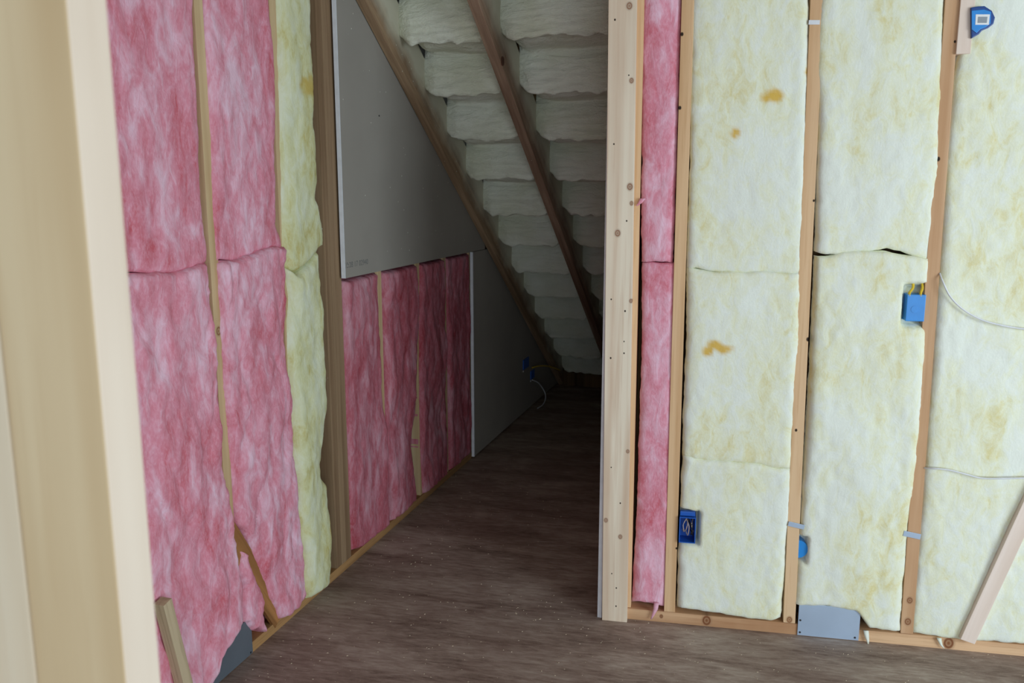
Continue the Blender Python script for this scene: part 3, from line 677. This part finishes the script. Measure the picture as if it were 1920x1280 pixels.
# lower left: open box with a nest of wires
ca, cz = RW.px(1290, 992, 0.008)
b = open_box(RW, ca-0.002, cz-0.002, 0.055, 0.092, 0.012, 0.06, M['blue_dark'], 'open blue electrical box with loose wires beside the first yellow batt')
tab = box('mounting_tab', RW, (ca-0.028, ca+0.022), (-0.01, 0.006), (cz+0.047, cz+0.062), M['blue_dark'], b)
random.seed(5)
for i in range(7):
    x0 = ca+random.uniform(-0.018, 0.02); x1 = ca+random.uniform(-0.018, 0.02)
    pts = [RW.pt(x0, -0.035, cz+0.038), RW.pt((x0+x1)/2+random.uniform(-.012, .012), 0.004, cz+random.uniform(0.0, 0.02)), RW.pt(x1, -0.004, cz-random.uniform(0.01, 0.028)), RW.pt(x1+random.uniform(-.01, .01), -0.02, cz-0.012)]
    w = tube('wire', pts, 0.0016, M['copper_paper'] if i % 3 else M['black_wire'], b)
# switch box on the stud, two yellow cables into its top
ca, cz = RW.px(1717, 576, 0.014)
b = open_box(RW, ca, cz-0.002, 0.054, 0.083, 0.016, 0.05, M['blue'], 'bright blue switch box with two yellow cables on the stud', closed=True)
disc('knockout', RW, (ca-0.003, 0.0158, cz-0.006), 0.011, 0.0012, M['blue'], b, 20)
for dx, ex in ((-0.019, -0.008), (0.013, 0.019)):
    tube('cable', [RW.pt(ca+ex, -0.02, cz+0.085), RW.pt(ca+ex, -0.004, cz+0.060), RW.pt(ca+dx, 0.006, cz+0.045), RW.pt(ca+dx-0.002, 0.014, cz+0.034)], 0.0042, M['yellow_cable'], b)
# half hidden box right of the second stud
ca, cz = RW.px(1494, 1030, 0.0)
o = disc('electrical_box', RW, (ca+0.005, -0.050, cz), 0.031, 0.045, M['blue'], None, 24)
tag(o, 'blue electrical box showing as a crescent behind the stud near the steel plate', 'electrical box')
# sliver of a box on the left wall
ca, cz = LW.px(537, 556, 0.0)
o = open_box(LW, ca+0.002, cz, 0.030, 0.095, -0.004, 0.05, M['blue_deep'], 'dark blue electrical box sliver between pale stud and narrow yellow strip', closed=True)
# ceiling-style box at the top right
poly = [RW.px(x, y, 0.02) for x, y in [(1822, 72), (1821, 14), (1832, 12), (1846, 11), (1860, 20), (1866, 33), (1863, 45), (1854, 52), (1842, 57), (1836, 64)]]
o = prism('electrical_box', RW, poly, (-0.03, 0.020), M['blue'], None, 0.003); tag(o, 'rounded blue box with white square sticker at the top right', 'electrical box')
o.data.materials.clear(); o.data.materials.append(M['blue_deep'])
prism('cover', RW, [RW.px(x, y, 0.022) for x, y in [(1822, 55), (1822, 20), (1845, 18), (1858, 22), (1857.5, 44), (1848, 51), (1838, 55), (1831, 62)]], (0.020, 0.0228), M['blue'], o, 0.001)
def quadplate(name, pts, off, mat, parent):
    return prism(name, RW, [RW.px(x, y, off) for x, y in pts], (off, off+0.0008), mat, parent)
lb = quadplate('sticker', [(1828.5, 46.5), (1829.5, 27), (1856, 27), (1854, 46.5)], 0.0228, M['label_white'], o); 
quadplate('sticker_print', [(1833, 43), (1834, 31.5), (1851.5, 31.5), (1850, 43)], 0.0235, M['label_grey'], lb)
# blue boxes on the lower drywall in the dark
for (x0, y0, x1, y1, lab) in ((981, 668, 991, 694, 'left one of two small blue boxes on the dark drywall under the stairs'),
                              (995, 691, 1001.5, 712, 'right one of two small blue boxes on the dark drywall under the stairs')):
    p = LW.px(x0, y1, 0.02); q = LW.px(x1, y0, 0.02)
    o = open_box(LW, (p[0]+q[0])/2, (p[1]+q[1])/2, q[0]-p[0], abs(q[1]-p[1])*0.96, 0.024, 0.018, M['blue_dark'], lab, closed=True)
    box('screw', LW, (p[0]-0.004, p[0]+0.008), (0.018, 0.0225), (p[1]-0.012, p[1]-0.004), M['label_white'], o, bev=0)
# ------------------------------------------------------------------ cables
def wall_cable(fr, px, off, r, mat, label):
    pts = []
    for i, (x, y) in enumerate(px):
        o_ = off[i] if isinstance(off, (list, tuple)) else off
        a, z = fr.px(x, y, o_); pts.append(fr.pt(a, o_, z))
    o = tube('cable', pts, r, mat); return tag(o, label, 'cable')
wall_cable(RW, [(1762, 512), (1768, 528), (1782, 556), (1806, 580), (1840, 599), (1880, 610), (1925, 617), (1990, 622)], [0.0, .022, .026, .028, .028, .028, .028, .028], 0.0026, M['white_cable'], 'white cable curving down across the right yellow batt, upper one')
wall_cable(RW, [(1733, 877), (1752, 878), (1780, 881), (1812, 889), (1840, 896), (1870, 897), (1925, 896), (1990, 896)], [0.0, .022, .026, .028, .028, .028, .028, .028], 0.0024, M['white_cable'], 'thin white cable across the right yellow batt, lower one')
wall_cable(LW, [(998, 689), (1010, 686), (1025, 686), (1038, 689), (1050, 694)], [0.03, 0.05, 0.07, 0.08, 0.09], 0.005, M['yellow_cable'], 'yellow cable curving from the boxes to the foot of the stairs')
wall_cable(LW, [(998, 712), (1010, 718), (1020, 732), (1023, 745), (1018, 758), (1008, 765)], [0.03, 0.05, 0.06, 0.08, 0.09, 0.09], 0.004, M['white_cable'], 'thin white cable looping down to the floor under the stairs')
# ------------------------------------------------------------------ scraps on the floor
random.seed(11)
vs = []; fs = []
for i in range(1500):
    if random.random() < 0.75: x = random.uniform(-1.2, 2.1); y = random.uniform(1.6, 3.0)
    else: x = random.uniform(-0.6, 0.8); y = random.uniform(2.8, 5.0)
    if (x-A0[0])*N2[0]+(y-A0[1])*N2[1] < 0.01 and x > 0.25: continue
    if (x-P0[0])*N1[0]+(y-P0[1])*N1[1] < 0.02: continue
    if x > 0.28 and y > 2.8 and (x-P0[0])*N1[0]+(y-P0[1])*N1[1] > 1.0: continue
    l = random.uniform(0.001, 0.0042); w = random.uniform(0.0006, 0.0018); a = random.uniform(0, math.pi); b = len(vs)
    ca, sa = math.cos(a), math.sin(a)
    for (dx, dy, dz) in ((-l, -w, 0.0002), (l, -w, 0.0002), (l*0.8, w, 0.0002), (0, 0, 0.0018)):
        vs.append((x+dx*ca-dy*sa, y+dx*sa+dy*ca, dz))
    fs += [(b, b+2, b+1), (b, b+1, b+3), (b+1, b+2, b+3), (b+2, b, b+3)]
o = link('sawdust', mesh('sawdust', vs, fs, plain('sawdust', srgb(214, 200, 176), 0.9)))
tag(o, 'pale sawdust and wood chips scattered on the dark floor', 'sawdust', kind='stuff')
bpy.data.meshes.remove(kn)
